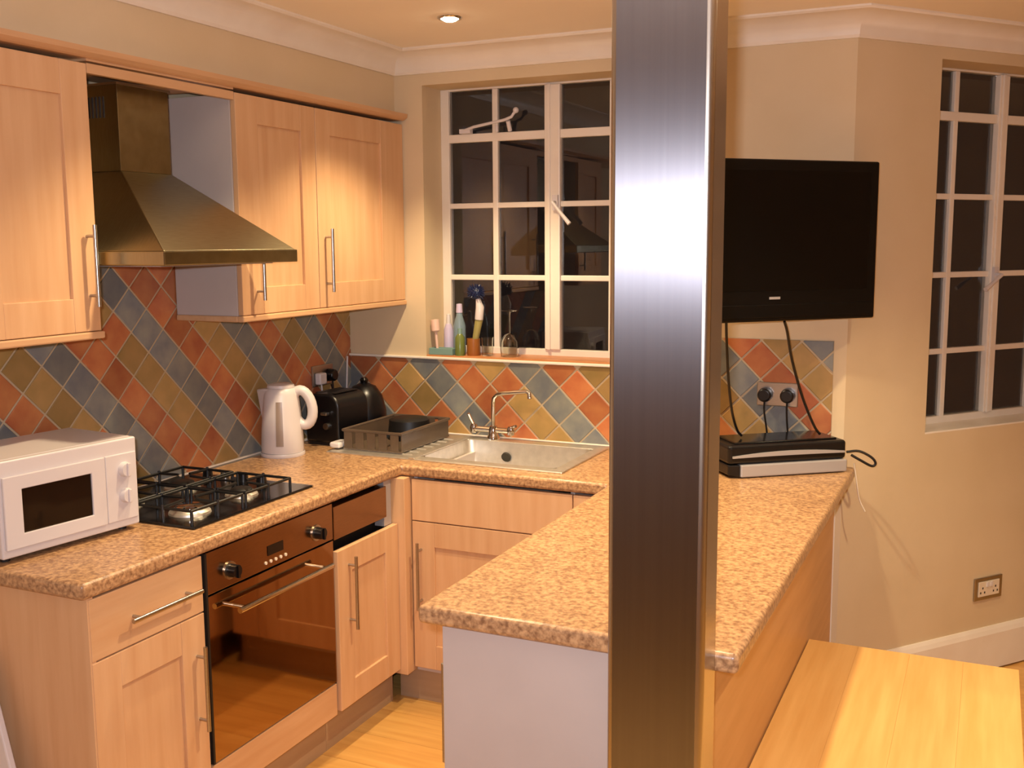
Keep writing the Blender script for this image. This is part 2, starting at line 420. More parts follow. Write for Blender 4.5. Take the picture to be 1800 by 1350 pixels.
# ------------------------------------------------------------ ceiling downlights
def downlight(x, y, label, power=SPOT_W):
    t = thing('downlight', label, 'downlight', (x, y, ZC), group='recessed ceiling downlights')
    obj('bezel', MB().lathe([(0.030, -0.001), (0.032, -0.007), (0.040, -0.007), (0.044, -0.002), (0.044, 0.0)], n=32), CHROME, t, smooth=True, world=False)
    obj('lamp_disc', MB().lathe([(0.0, -0.016), (0.014, -0.0145), (0.023, -0.011), (0.029, -0.006), (0.031, -0.001), (0.031, 0.0)], n=24), LAMP, t, smooth=True, world=False)
    l = bpy.data.lights.new('downlight_beam', 'SPOT'); l.energy = power; l.color = WARM; l.spot_size = math.radians(108); l.spot_blend = 0.6; l.shadow_soft_size = 0.03
    lo = bpy.data.objects.new('downlight_beam', l); C.objects.link(lo); lo.parent = t; lo.location = (0, 0, -0.05)
downlight(0.786, -0.52, 'round chrome recessed downlight glowing in the ceiling in front of the window')
for (x, y, pw, where) in ((0.82, -1.45, 0.9, 'above the gas hob and oven'), (1.78, -1.15, 1.45, 'above the peninsula worktop'), (2.95, -0.75, 0.9, 'above the bench by the bay wall'),
                          (2.95, -2.2, 0.4, 'above the open floor beside the bench'), (4.3, -1.2, 0.7, 'added unseen above the living area facing the bay window for ambient light'), (4.3, -3.2, 0.5, 'added unseen above the middle of the living area for ambient light')):  # both living-area downlights are unseen, added to raise the room's ambient light
    downlight(x, y, 'round recessed chrome downlight in the ceiling ' + where, SPOT_W * pw)

# ------------------------------------------------------------ cabinets
def map_x(xf):  # face looking +x; u=y, w=z, d=out
    return lambda u, w_, d: (xf + d, u, w_)
def map_y(yf):  # face looking -y; u=x
    return lambda u, w_, d: (u, yf - d, w_)
def map_px(xf):  # face looking -x
    return lambda u, w_, d: (xf - d, u, w_)
def bxm(mb, F, u0, u1, w0, w1, d0, d1):
    a, b = F(u0, w0, d0), F(u1, w1, d1)
    mb.box([min(p, q) for p, q in zip(a, b)], [max(p, q) for p, q in zip(a, b)]); return mb
def bar_handle(F, u, w_, length, vertical, parent, off=0.03, r=0.006, m=STEEL):
    mb = MB(); h = length / 2; k = h - 0.03
    if vertical:
        mb.cyl(F(u, w_ - h, off), F(u, w_ + h, off), r, n=12)
        for s in (-k, k): mb.cyl(F(u, w_ + s, 0), F(u, w_ + s, off), r * 0.75, n=10)
    else:
        mb.cyl(F(u - h, w_, off), F(u + h, w_, off), r, n=12)
        for s in (-k, k): mb.cyl(F(u + s, w_, 0), F(u + s, w_, off), r * 0.75, n=10)
    return obj('handle', mb, m, parent, smooth=True)
def shaker(F, u0, u1, w0, w1, parent, sl=0.09, sr=0.09, rb=0.09, rtp=0.09, th=0.02, m=MAPLE, handle=None, name='door'):
    mb = MB()
    bxm(mb, F, u0, u0 + sl, w0, w1, 0, th); bxm(mb, F, u1 - sr, u1, w0, w1, 0, th)
    bxm(mb, F, u0 + sl, u1 - sr, w0, w0 + rb, 0, th - 0.0004); bxm(mb, F, u0 + sl, u1 - sr, w1 - rtp, w1, 0, th - 0.0004)
    d = obj(name, mb, m, parent, bev=0.0018)
    obj('panel', bxm(MB(), F, u0 + sl - 0.003, u1 - sr + 0.003, w0 + rb - 0.003, w1 - rtp + 0.003, 0.002, th - 0.009), m, d)
    F2 = lambda u, w_, dd: F(u, w_, dd + th)
    if handle: bar_handle(F2, *handle, d)
    return d
GX = map_x(0.58)
# --- left run: drawer unit
dr = thing('drawer_cabinet', 'pale maple base cabinet with one drawer and a door beside the oven', 'cabinet', (0.3, -1.85, 0))
obj('body', MB().box((0.02, -2.032, 0.13), (0.578, -1.652, 0.868)), WPANEL, dr)
obj('end_panel', MB().box((0.02, -2.052, 0.0), (0.598, -2.033, 0.868)), MAPLE, dr, bev=0.001)
d = obj('drawer', bxm(MB(), GX, -2.048, -1.655, 0.706, 0.862, 0, 0.02), MAPLEH, dr, bev=0.002)
bar_handle(map_x(0.60), -1.815, 0.778, 0.25, False, d)
shaker(GX, -2.048, -1.655, 0.15, 0.702, dr, handle=(-1.69, 0.50, 0.24, True))
obj('plinth', MB().box((0.53, -2.032, 0), (0.548, -1.65, 0.135)), PLINTH, dr)
# --- oven
ov = thing('built_in_oven', 'built-in steel oven with mirrored brown glass door under the gas hob', 'oven', (0.3, -1.34, 0.14))
obj('housing', MB().box((0.05, -1.642, 0.256), (0.578, -1.036, 0.866)), DGREY, ov)
cp = obj('control_panel', bxm(MB(), GX, -1.640, -1.036, 0.745, 0.864, 0, 0.022), OVENP, ov, bev=0.0015)
def knob(y, z, parent):
    mb = MB().cyl((0.602, y, z), (0.606, y, z), 0.026, n=24); o = obj('knob_collar', mb, STEEL, parent, smooth=True)
    mb = MB().cyl((0.606, y, z), (0.632, y, z), 0.0195, 0.0175, n=24); mb.box((0.63, y - 0.004, z - 0.018), (0.637, y + 0.004, z + 0.018))
    obj('knob', mb, BLACKP, parent, smooth=True)
knob(-1.545, 0.79, cp); knob(-1.128, 0.79, cp)
obj('display', bxm(MB(), map_x(0.602), -1.375, -1.30, 0.783, 0.812, 0, 0.002), BLACK, cp)
for k in range(5): obj('button', MB().cyl((0.602, -1.385 + k * 0.024, 0.764), (0.605, -1.385 + k * 0.024, 0.764), 0.005, n=12), CREAMP, cp)
od = obj('oven_door', bxm(MB(), GX, -1.640, -1.036, 0.256, 0.740, 0, 0.022), OVENG, ov, bev=0.0015)
bar_handle(map_x(0.602), -1.335, 0.683, 0.455, False, od, off=0.045, r=0.0085, m=CHROME)
obj('side_trim', bxm(MB(), map_x(0.585), -1.648, -1.641, 0.256, 0.864, 0, 0.02), BLACKM, ov)
obj('filler_panel', bxm(MB(), GX, -1.648, -1.036, 0.14, 0.250, 0, 0.02), MAPLEH, ov, bev=0.002)
obj('plinth', MB().box((0.53, -1.65, 0), (0.548, -1.035, 0.135)), PLINTH, ov)
# --- slim dishwasher with a door hanging below its steel control strip
dw = thing('slim_dishwasher', 'slim integrated dishwasher with steel control strip and maple door between oven and corner', 'dishwasher', (0.3, -0.83, 0))
obj('housing', MB().box((0.05, -1.030, 0.14), (0.545, -0.652, 0.864)), BLACKM, dw)
obj('control_strip', MB().box((0.545, -1.030, 0.738), (0.602, -0.702, 0.850)), OVENP, dw, bev=0.002)
obj('side_strip', MB().box((0.55, -0.700, 0.70), (0.59, -0.652, 0.864)), SILVERP, dw, bev=0.001)
shaker(map_x(0.592), -1.028, -0.645, 0.15, 0.700, dw, handle=(-0.965, 0.545, 0.25, True), sl=0.085, sr=0.085, rb=0.085, rtp=0.085)
obj('plinth', MB().box((0.53, -1.034, 0), (0.548, -0.60, 0.135)), PLINTH, dw)
cpst = obj('corner_post', MB().box((0.56, -0.642, 0.13), (0.64, -0.56, 0.866)), MAPLE, None, bev=0.002); tag(cpst, 'narrow maple corner post between the dishwasher and the sink cabinet', 'cabinet post')
# --- sink cabinet
GY = map_y(-0.58)
sk = thing('sink_cabinet', 'pale maple cabinet below the sink with fixed drawer front and long door', 'cabinet', (0.96, -0.3, 0))
obj('body', MB().box((0.645, -0.578, 0.13), (0.66, -0.03, 0.868)).box((1.255, -0.578, 0.13), (1.27, -0.03, 0.868)).box((0.66, -0.578, 0.13), (1.255, -0.03, 0.145)), WPANEL, sk)
obj('drawer_front', bxm(MB(), GY, 0.646, 1.268, 0.706, 0.858, 0, 0.02), MAPLE, sk, bev=0.002)
shaker(GY, 0.646, 1.268, 0.15, 0.702, sk, handle=(0.682, 0.505, 0.25, True))
obj('filler', bxm(MB(), GY, 1.272, 1.398, 0.15, 0.858, 0, 0.02), MAPLE, sk, bev=0.002)
obj('plinth', MB().box((0.552, -0.548, 0), (1.398, -0.53, 0.135)), PLINTH, sk)

# --- L-shaped worktop with the sink cut-out
xs = [0.017, 0.575, 0.615, 1.165, 1.398]; ys = [-2.075, -0.61, -0.485, -0.095, -0.018]
def keepL(i, j):
    if j == 0: return xs[i + 1] <= 0.62
    if i == 2 and j == 2: return False
    return True
xs[2] = 0.61
wt = obj('worktop', MB().slab(xs, ys, keepL, 0.868, ZW), GRANITE, None, bev=0.011, seg=3, smooth=True)
tag(wt, 'L-shaped speckled tan worktop carrying the hob, kettle and sink', 'worktop')

# --- peninsula
pn = thing('peninsula_cabinet', 'peninsula base with white end panel and maple back panel beside the steel pillar', 'cabinet', (1.74, -1.2, 0))
obj('body', MB().box((1.462, -1.822, 0.13), (2.022, -0.05, 0.868)), MAPLE, pn)
obj('end_panel', MB().box((1.444, -1.842, 0.0), (2.042, -1.823, 0.868)), WPANEL, pn, bev=0.001)
obj('back_board', MB().box((2.024, -1.822, 0), (2.042, -0.004, 0.866)), MAPLEP, pn, bev=0.0015)
obj('edge_trim', MB().box((2.024, -0.0035, 0.0), (2.046, -0.0005, 0.866)), GLOSSW, pn)
FP = map_px(1.462)
for a, b in ((-1.82, -1.43), (-1.426, -1.03), (-1.026, -0.63)):
    shaker(FP, a, b, 0.15, 0.86, pn, handle=((a + 0.04), 0.62, 0.24, True))
obj('plinth', MB().box((1.50, -1.82, 0), (1.515, -0.56, 0.13)), PLINTH, pn)
pt = obj('peninsula_worktop', MB().box((1.40, -1.878, 0.868), (2.11, -0.018, ZW)), GRANITE, None, bev=0.012, seg=4, smooth=True)
tag(pt, 'wide speckled tan worktop of the peninsula ending at the steel pillar', 'worktop')

# --- steel pillar
pl = thing('steel_pillar', 'tall square pillar clad in brushed stainless steel at the end of the peninsula', 'pillar', (1.97, -1.93, 0))
PX0, PX1, PY0, PY1 = 1.876, 2.066, -1.975, -1.881
obj('core', MB().box((PX0 + 0.012, PY0 + 0.006, 0), (PX1 - 0.004, PY1, ZC)), PSIDE, pl)
obj('front_sheet', MB().box((PX0 + 0.012, PY0, 0), (PX1 - 0.014, PY0 + 0.007, ZC)), PSTEEL, pl)
def corner(x0, x1, name):
    mb = MB(); pts = []
    if x0 < x1: c = (x1, PY0 + 0.0125); r = x1 - x0; angs = [PI, PI * 1.5]
    else: c = (x1, PY0 + 0.0125); r = x0 - x1; angs = [1.5 * PI, 2 * PI]
    arc = [(c[0] + r * math.cos(angs[0] + (angs[1] - angs[0]) * k / 6), c[1] + 0.0125 * math.sin(angs[0] + (angs[1] - angs[0]) * k / 6)) for k in range(7)]
    poly = arc + [c]
    mb.prism(poly, 0, ZC); obj(name, mb, PSIDE, pl, smooth=True)
corner(PX0, PX0 + 0.012, 'edge_trim'); corner(PX1, PX1 - 0.014, 'edge_trim')
obj('side_sheet', MB().box((PX1 - 0.004, PY0 + 0.0127, 0), (PX1, PY1, ZC)), PSIDE, pl)
obj('side_sheet', MB().box((PX0, PY0 + 0.0127, 0), (PX0 + 0.012, PY1, ZC)), PSIDE, pl)
# --- wall cabinets
UX = 0.288
UXF = map_x(UX - 0.02)
def wall_cab(name, label, y0, y1, doors):
    t = thing(name, label, 'wall cabinet', (0.15, (y0 + y1) / 2, 1.4466), group='maple wall cabinets')
    obj('body', MB().box((0.010, y0, 1.466), (UX - 0.021, y1, 2.178)), WPANEL, t, bev=0.001)
    for d in doors: shaker(UXF, d[0], d[1], 1.468, 2.182, t, handle=d[2], sl=d[3], sr=d[4], rb=0.09, rtp=0.09)
    return t
c1 = wall_cab('wall_cabinet', 'maple wall cabinet with a single door above the microwave', -2.06, -1.656, [(-2.058, -1.658, (-1.690, 1.645, 0.22, True), 0.09, 0.09)])
c2 = wall_cab('wall_cabinet', 'double maple wall cabinet above the kettle, next to the window', -1.055, -0.004,
              [(-1.053, -0.620, (-0.975, 1.63, 0.23, True), 0.11, 0.085), (-0.616, -0.006, (-0.572, 1.64, 0.23, True), 0.09, 0.17)])
for t, y0, y1 in ((c1, -2.06, -1.650), (c2, -1.060, -0.004)):
    obj('light_rail', MB().box((UX - 0.02, y0, 1.446), (UX + 0.006, y1, 1.466)).box((0.010, y0 if t is c2 else y1 - 0.02, 1.446), (UX - 0.02, (y0 + 0.02) if t is c2 else y1, 1.466)), MAPLEH, t, bev=0.004)
cn = thing('cabinet_cornice', 'long maple cornice strip running above the wall cabinets and cooker hood', 'cornice', (0.27, -1.03, 2.196))
obj('moulding', MB().hull([(0.23, -2.9, 2.1965), (UX + 0.004, -2.9, 2.1965), (UX + 0.012, -2.9, 2.200), (UX + 0.024, -2.9, 2.208), (UX + 0.026, -2.9, 2.222), (0.252, -2.9, 2.222), (0.252, -2.9, 2.2), (0.23, -2.9, 2.2)],
                          [(0.23, -0.004, 2.1965), (UX + 0.004, -0.004, 2.1965), (UX + 0.012, -0.004, 2.200), (UX + 0.024, -0.004, 2.208), (UX + 0.026, -0.004, 2.222), (0.252, -0.004, 2.222), (0.252, -0.004, 2.2), (0.23, -0.004, 2.2)]), MAPLEH, cn)
obj('header_strip', MB().box((UX - 0.018, -1.655, 2.158), (UX - 0.001, -1.056, 2.184)), MAPLEH, cn, bev=0.001)
obj('header_back', MB().box((0.012, -1.655, 2.190), (UX - 0.002, -1.056, 2.208)), MAPLEH, cn)

# --- cooker hood
hd = thing('cooker_hood', 'pyramid-shaped steel chimney cooker hood between the wall cabinets', 'cooker hood', (0.2, -1.348, 1.645))
Y0, Y1, HX = -1.643, -1.053, 0.512
lip = obj('lip', MB().box((0.010, Y0, 1.645), (HX, Y1, 1.684)), HOODS, hd, bev=0.003)
cy0, cy1, cx1 = -1.455, -1.243, 0.19
obj('canopy', MB().hull([(0.010, Y0 + 0.004, 1.684), (HX - 0.004, Y0 + 0.004, 1.684), (HX - 0.004, Y1 - 0.004, 1.684), (0.010, Y1 - 0.004, 1.684)],
                        [(0.010, cy0, 1.915), (cx1, cy0, 1.915), (cx1, cy1, 1.915), (0.010, cy1, 1.915)]), HOODS, hd, bev=0.003)
ch = obj('chimney', MB().box((0.010, cy0 + 0.002, 1.915), (cx1 - 0.002, cy1 - 0.002, 2.165)), HOODS, hd, bev=0.002)
for k in range(5): obj('vent_slot', MB().box((0.075 + k * 0.014, cy0 + 0.0005, 2.07), (0.081 + k * 0.014, cy0 + 0.003, 2.13)), DGREY, ch)
obj('top_highlight_strip', MB().box((0.010, cy0 - 0.003, 2.162), (cx1 + 0.003, cy1 + 0.003, 2.168)), STEEL, ch)  # bright strip stands in for the highlight along the chimney's top edge
obj('filter', MB().box((0.06, Y0 + 0.05, 1.641), (HX - 0.06, Y1 - 0.05, 1.646)), SILVERP, hd)

# ------------------------------------------------------------ hob
hb = thing('gas_hob', 'black four-burner gas hob with cast-iron pan supports', 'hob', (0.28, -1.316, ZW))
HZ = ZW + 0.008
obj('plate', MB().box((0.035, -1.596, ZW), (0.527, -1.036, HZ)), BLACK, hb, bev=0.004, seg=3)
obj('edge_strip', MB().box((0.035, -1.036, ZW + 0.0005), (0.527, -1.030, HZ - 0.001)), STEEL, hb)
burn = [(0.40, -1.47, 0.050), (0.16, -1.47, 0.036), (0.40, -1.235, 0.040), (0.16, -1.235, 0.046)]
for x, y, r in burn:
    b = obj('burner', MB().lathe([(0, 0), (r + 0.012, 0), (r + 0.010, 0.006), (r, 0.010), (r * 0.95, 0.014), (0, 0.014)], (x, y, HZ)), SINKS, hb, smooth=True)
    obj('burner_cap', MB().lathe([(0, 0.014), (r * 0.85, 0.014), (r * 0.85, 0.020), (r * 0.7, 0.024), (0, 0.024)], (x, y, HZ)), CHROME if r > 0.047 else IRON, b, smooth=True)
for (x0, x1) in ((0.065, 0.275), (0.295, 0.505)):
    for (y0, y1) in ((-1.58, -1.36), (-1.345, -1.125)):
        mb = MB(); zt = HZ + 0.040; r = 0.0045; xm, ym = (x0 + x1) / 2, (y0 + y1) / 2
        mb.tube([(x0, y0, zt), (x1, y0, zt), (x1, y1, zt), (x0, y1, zt)], r, n=6, closed=True)
        for p, q in (((x0, ym), (xm - 0.025, ym)), ((x1, ym), (xm + 0.025, ym)), ((xm, y0), (xm, ym - 0.025)), ((xm, y1), (xm, ym + 0.025))):
            mb.tube([(p[0], p[1], zt), (q[0], q[1], zt + 0.003)], r, n=6)
            mb.tube([(p[0], p[1], HZ), (p[0], p[1], zt + 0.008)], r, n=6)
        for p in ((x0, y0), (x1, y0), (x1, y1), (x0, y1)): mb.tube([(p[0], p[1], HZ), (p[0], p[1], zt)], r, n=6)
        obj('pan_support', mb, IRON, hb)
for k in range(4):
    mb = MB().cyl((0.13 + k * 0.075, -1.078, HZ), (0.13 + k * 0.075, -1.078, HZ + 0.028), 0.018, 0.015, n=18)
    obj('control_knob', mb, BLACKP if k != 1 else STEEL, hb, smooth=True)

# ------------------------------------------------------------ microwave
mwa = math.atan2(0.047, 0.400)   # front turned slightly
mw = thing('microwave', 'white microwave oven with dark window and two round knobs on the worktop', 'microwave', (0.3165, -2.045, ZW), -mwa)
# local: y along the front (0..0.42), x towards the room (0 = front face), z up
LW = dict(world=False)
Wm, Dm, Hm = 0.415, 0.29, 0.262
obj('casing', MB().box((-Dm, 0, 0.012), (-0.022, Wm, Hm)), WHITEP, mw, bev=0.004, **LW)
fp = obj('front_frame', MB().box((-0.022, 0, 0.014), (0.0, Wm, Hm)), WHITEP, mw, bev=0.005, seg=3, **LW)
dd = obj('door', MB().slab([0.008, 0.058, 0.262, 0.305], [0.036, 0.072, 0.186, 0.222], lambda i, j: not (i == 1 and j == 1), 0, 0.008), WHITEP, mw, bev=0.002, **LW)
dd.data.transform(Matrix(((0, 0, 1, 0.0), (1, 0, 0, 0), (0, 1, 0, 0), (0, 0, 0, 1))))
obj('window', MB().box((-0.001, 0.056, 0.070), (0.003, 0.264, 0.188)), DARKGL, dd, **LW)
cpn = obj('control_panel', MB().box((-0.001, 0.309, 0.036), (0.005, Wm - 0.006, 0.222)), WHITEP, mw, bev=0.002, **LW)
for z in (0.178, 0.105):
    k = obj('knob', MB().cyl((0.005, 0.368, z), (0.022, 0.368, z), 0.021, 0.018, n=24), WHITEP, cpn, smooth=True, **LW)
    obj('pointer', MB().box((0.02, 0.364, z - 0.019), (0.027, 0.372, z + 0.019)), WHITEP, k, bev=0.002, **LW)
for y_ in (0.03, Wm - 0.03):
    for x_ in (-0.25, -0.04): obj('foot', MB().cyl((x_, y_, 0), (x_, y_, 0.013), 0.012, n=12), BLACKM, mw, **LW)

# ------------------------------------------------------------ kettle
kt = thing('electric_kettle', 'white plastic jug kettle with grey water gauge on the worktop', 'kettle', (0.105, -0.628, ZW), YAW)
# local +x points to the handle (picture right), -y to the viewer
obj('base', MB().lathe([(0, 0), (0.082, 0), (0.084, 0.006), (0.082, 0.014), (0, 0.014)]), WHITEP, kt, smooth=True, **LW)
def kprof(n=28):
    return [(0, 0.015), (0.078, 0.015), (0.080, 0.03), (0.077, 0.10), (0.070, 0.18), (0.064, 0.235), (0.058, 0.252), (0.045, 0.262), (0, 0.266)]
bd = obj('body', MB().lathe(kprof(), n=36), WHITEP, kt, smooth=True, **LW)
sp = MB().hull([(-0.055, -0.034, 0.13), (-0.055, 0.034, 0.13), (-0.074, 0.0, 0.125)], [(-0.040, -0.042, 0.256), (-0.040, 0.042, 0.256), (-0.094, 0.0, 0.250)])
obj('spout', sp, WHITEP, kt, bev=0.006, seg=3, smooth=True, **LW)
hp = []
for k in range(24):
    a = 2 * PI * k / 24
    hp.append((0.079 + 0.037 * math.cos(a) - 0.12 * (0.066 * math.sin(a)), 0, 0.180 + 0.066 * math.sin(a)))
obj('handle', MB().tube(hp, 0.012, n=12, closed=True, flat=((0, 1, 0), 0.021, 0.0195)), WHITEP, kt, smooth='all', **LW)
obj('lid', MB().lathe([(0.052, 0.258), (0.050, 0.268), (0.03, 0.274), (0, 0.275)]), WHITEP, kt, smooth=True, **LW)
# curved water gauge strip on the front
mb = MB(); a0 = -PI / 2 + 0.08; KP = kprof()
def krad(z):
    for (ra_, za), (rb2, zb2) in zip(KP[1:], KP[2:]):
        if za <= z <= zb2: return ra_ + (rb2 - ra_) * (z - za) / (zb2 - za)
    return 0.06
rows_ = []
for k in range(9):
    z = 0.045 + 0.165 * k / 8; r = krad(z)
    ang = [a0 - 0.17 + 0.34 * i2 / 4 for i2 in range(5)]
    rows_.append([mb.bm.verts.new(((r + 0.0016) * math.cos(a), (r + 0.0016) * math.sin(a), z)) for a in ang] + [mb.bm.verts.new((0.94 * r * math.cos(a), 0.94 * r * math.sin(a), z)) for a in ang[::-1]])
for A, B in zip(rows_, rows_[1:]):
    for k in range(10): mb.bm.faces.new((A[k], A[(k + 1) % 10], B[(k + 1) % 10], B[k]))
mb.bm.faces.new(rows_[0]); mb.bm.faces.new(rows_[-1][::-1])
obj('water_gauge', mb, GREYP, kt, **LW)
# ------------------------------------------------------------ toaster and the black appliance behind it
ts = thing('toaster', 'black rounded toaster standing on the worktop behind the kettle', 'toaster', (0.150, -0.330, ZW), math.radians(-4))
def rprism(w_, h, r, n=6):
    pts = [(-w_ / 2, 0), (w_ / 2, 0)]
    for k in range(n + 1): a = PI / 2 * k / n; pts.append((w_ / 2 - r + r * math.cos(a), h - r + r * math.sin(a)))
    for k in range(n + 1): a = PI / 2 + PI / 2 * k / n; pts.append((-w_ / 2 + r + r * math.cos(a), h - r + r * math.sin(a)))
    return pts
pp = rprism(0.165, 0.195, 0.055)
bd = obj('body', MB().hull([(x, -0.095, z + 0.012) for x, z in pp], [(x, 0.10, z + 0.012) for x, z in pp]), BLACKP, ts, bev=0.01, seg=3, smooth=True, **LW)
for x_ in (-0.035, 0.035): obj('slot', MB().box((x_ - 0.013, -0.07, 0.2065), (x_ + 0.013, 0.08, 0.2085)), IRON, bd, **LW)
obj('lever', MB().box((0.010, -0.118, 0.125), (0.040, -0.095, 0.137)), STEEL, ts, bev=0.003, **LW)
obj('dial', MB().cyl((0.025, -0.095, 0.08), (0.025, -0.106, 0.08), 0.013, n=18), STEEL, ts, smooth=True, **LW)
obj('base', MB().box((-0.075, -0.085, 0.0), (0.075, 0.09, 0.013)), BLACKM, ts, **LW)
ap = thing('black_appliance', 'black dome-topped appliance tucked in the tiled corner behind the toaster', 'appliance', (0.148, -0.122, ZW))
obj('body', MB().lathe([(0, 0), (0.088, 0), (0.094, 0.02), (0.090, 0.10), (0.075, 0.16), (0.048, 0.20), (0.02, 0.212), (0, 0.214)], (0.148, -0.122, ZW), n=28), BLACKP, ap, smooth=True)
obj('knob', MB().lathe([(0, 0.212), (0.014, 0.212), (0.018, 0.226), (0.012, 0.236), (0, 0.238)], (0.148, -0.122, ZW), n=16), BLACK, ap, smooth=True)
obj('button', MB().cyl((0.185, -0.195, ZW + 0.09), (0.190, -0.208, ZW + 0.092), 0.008, n=12), STEEL, ap, smooth=True)

# ------------------------------------------------------------ sink, tap, drainer basket
sn = thing('steel_sink', 'inset stainless steel sink with a single bowl and left-hand drainer', 'sink', (0.72, -0.29, ZW))
SX = [0.235, 0.622, 1.158, 1.205]; SY = [-0.535, -0.478, -0.102, -0.04]
obj('rim', MB().slab(SX, SY, lambda i, j: not (i == 1 and j == 1), ZW - 0.0005, ZW + 0.006), SINKS, sn, bev=0.003, seg=2)
mb = MB(); b0, b1, c0, c1 = SX[1], SX[2], SY[1], SY[2]; zb = ZW - 0.165; i_ = 0.03
lo = [(b0 + i_, c0 + i_, zb), (b1 - i_, c0 + i_, zb), (b1 - i_, c1 - i_, zb), (b0 + i_, c1 - i_, zb)]; hi = [(b0, c0, ZW + 0.004), (b1, c0, ZW + 0.004), (b1, c1, ZW + 0.004), (b0, c1, ZW + 0.004)]
A = [mb.bm.verts.new(p) for p in lo]; B = [mb.bm.verts.new(p) for p in hi]
mb.bm.faces.new(A)
for k in range(4): mb.bm.faces.new((A[k], A[(k + 1) % 4], B[(k + 1) % 4], B[k]))
bw = obj('bowl', mb, SINKS, sn)
md = bw.modifiers.new('bevel', 'BEVEL'); md.width = 0.03; md.segments = 4; md.limit_method = 'ANGLE'; md.angle_limit = math.radians(30)
for p in bw.data.polygons: p.use_smooth = True
obj('overflow', MB().cyl((0.80, c1 - 0.012, ZW - 0.050), (0.80, c1 - 0.020, ZW - 0.053), 0.020, n=18), BLACKM, bw, smooth=True)
obj('drain', MB().lathe([(0, 0.002), (0.03, 0.002), (0.042, 0.004), (0.045, 0)], (0.89, -0.29, zb)), CHROME, bw, smooth=True)
for k in range(7): obj('drainer_ridge', MB().cyl((0.275, -0.47 + k * 0.055, ZW + 0.006), (0.575, -0.47 + k * 0.055, ZW + 0.006), 0.004, n=8), SINKS, sn, smooth=True)
obj('raised_edge', MB().box((0.597, -0.535, ZW + 0.0055), (0.622, -0.075, ZW + 0.011)), SINKS, sn, bev=0.002)

tp = thing('mixer_tap', 'chrome mixer tap with swan spout and twin handles behind the bowl', 'tap', (0.722, -0.072, ZW + 0.006))
obj('base', MB().lathe([(0, 0), (0.026, 0), (0.026, 0.01), (0.02, 0.02), (0.017, 0.055), (0, 0.06)], (0.722, -0.072, ZW + 0.006)), CHROME, tp, smooth=True)
obj('bridge', MB().cyl((0.635, -0.072, ZW + 0.045), (0.800, -0.072, ZW + 0.045), 0.012, n=14), CHROME, tp, smooth=True)
sp = [(0.722, -0.072, ZW + 0.05), (0.722, -0.072, ZW + 0.15), (0.726, -0.073, ZW + 0.175), (0.742, -0.076, ZW + 0.19), (0.77, -0.082, ZW + 0.197), (0.88, -0.10, ZW + 0.212), (0.893, -0.102, ZW + 0.207), (0.895, -0.103, ZW + 0.185)]
obj('spout', MB().tube(sp, 0.0085, n=12), CHROME, tp, smooth=True)
for x_, up_ in ((0.635, 1), (0.800, 0)):
    mb = MB().lathe([(0, 0.03), (0.015, 0.03), (0.017, 0.05), (0.012, 0.064), (0, 0.066)], (x_, -0.072, ZW), n=16)
    if up_: mb.tube([(x_, -0.072, ZW + 0.06), (x_ - 0.006, -0.085, ZW + 0.085), (x_ - 0.01, -0.10, ZW + 0.11)], 0.006, n=8)
    else: mb.tube([(x_, -0.072, ZW + 0.06), (x_ + 0.03, -0.09, ZW + 0.07)], 0.006, n=8)
    obj('tap_handle', mb, CHROME, tp, smooth=True)

rk = thing('dish_basket', 'smoky grey plastic dish basket on the sink drainer', 'dish rack', (0.405, -0.29, ZW + 0.011))
RZ = ZW + 0.0105; RH = 0.072; ra, rb_, rc, rd = 0.278, 0.535, -0.480, -0.100
obj('tray', MB().box((ra, rc, RZ), (rb_, rd, RZ + 0.006)), SMOKE, rk)
obj('rim', MB().tube([(ra, rc, RZ + RH), (rb_, rc, RZ + RH), (rb_, rd, RZ + RH), (ra, rd, RZ + RH)], 0.006, n=8, closed=True), SMOKE, rk)
obj('side_panel', MB().box((rb_ - 0.004, rc + 0.004, RZ + 0.006), (rb_, rd - 0.004, RZ + RH)), SMOKE, rk, bev=0.001)
obj('side_panel', MB().box((ra, rc + 0.004, RZ + 0.006), (ra + 0.004, rd - 0.004, RZ + RH)), SMOKE, rk, bev=0.001)
for k in range(5):
    x_ = ra + 0.003 + k * 0.0515
    for yy in (rc, rd - 0.004):
        obj('slat', MB().box((x_, yy, RZ + 0.006), (x_ + 0.036, yy + 0.004, RZ + RH)), SMOKE, rk, bev=0.001)
pan = thing('upturned_pan', 'dark upturned pan drying in the dish basket', 'pan', (0.42, -0.22, ZW + 0.02))
obj('body', MB().lathe([(0.085, 0.0), (0.088, 0.0), (0.080, 0.075), (0.066, 0.082), (0, 0.083)], (0.42, -0.22, ZW + 0.0175)), IRON, pan, smooth=True)
obj('handle', MB().tube([(0.42, -0.30, ZW + 0.03), (0.43, -0.36, ZW + 0.05), (0.45, -0.44, ZW + 0.062)], 0.007, n=8), IRON, pan, smooth=True)
cl = obj('folded_cloth', MB().box((0.225, -0.500, ZW + 0.012), (0.272, -0.425, ZW + 0.034)), WHITEP, None, bev=0.008, seg=3, smooth=True)
tag(cl, 'small folded white cloth between toaster and dish basket', 'cloth')

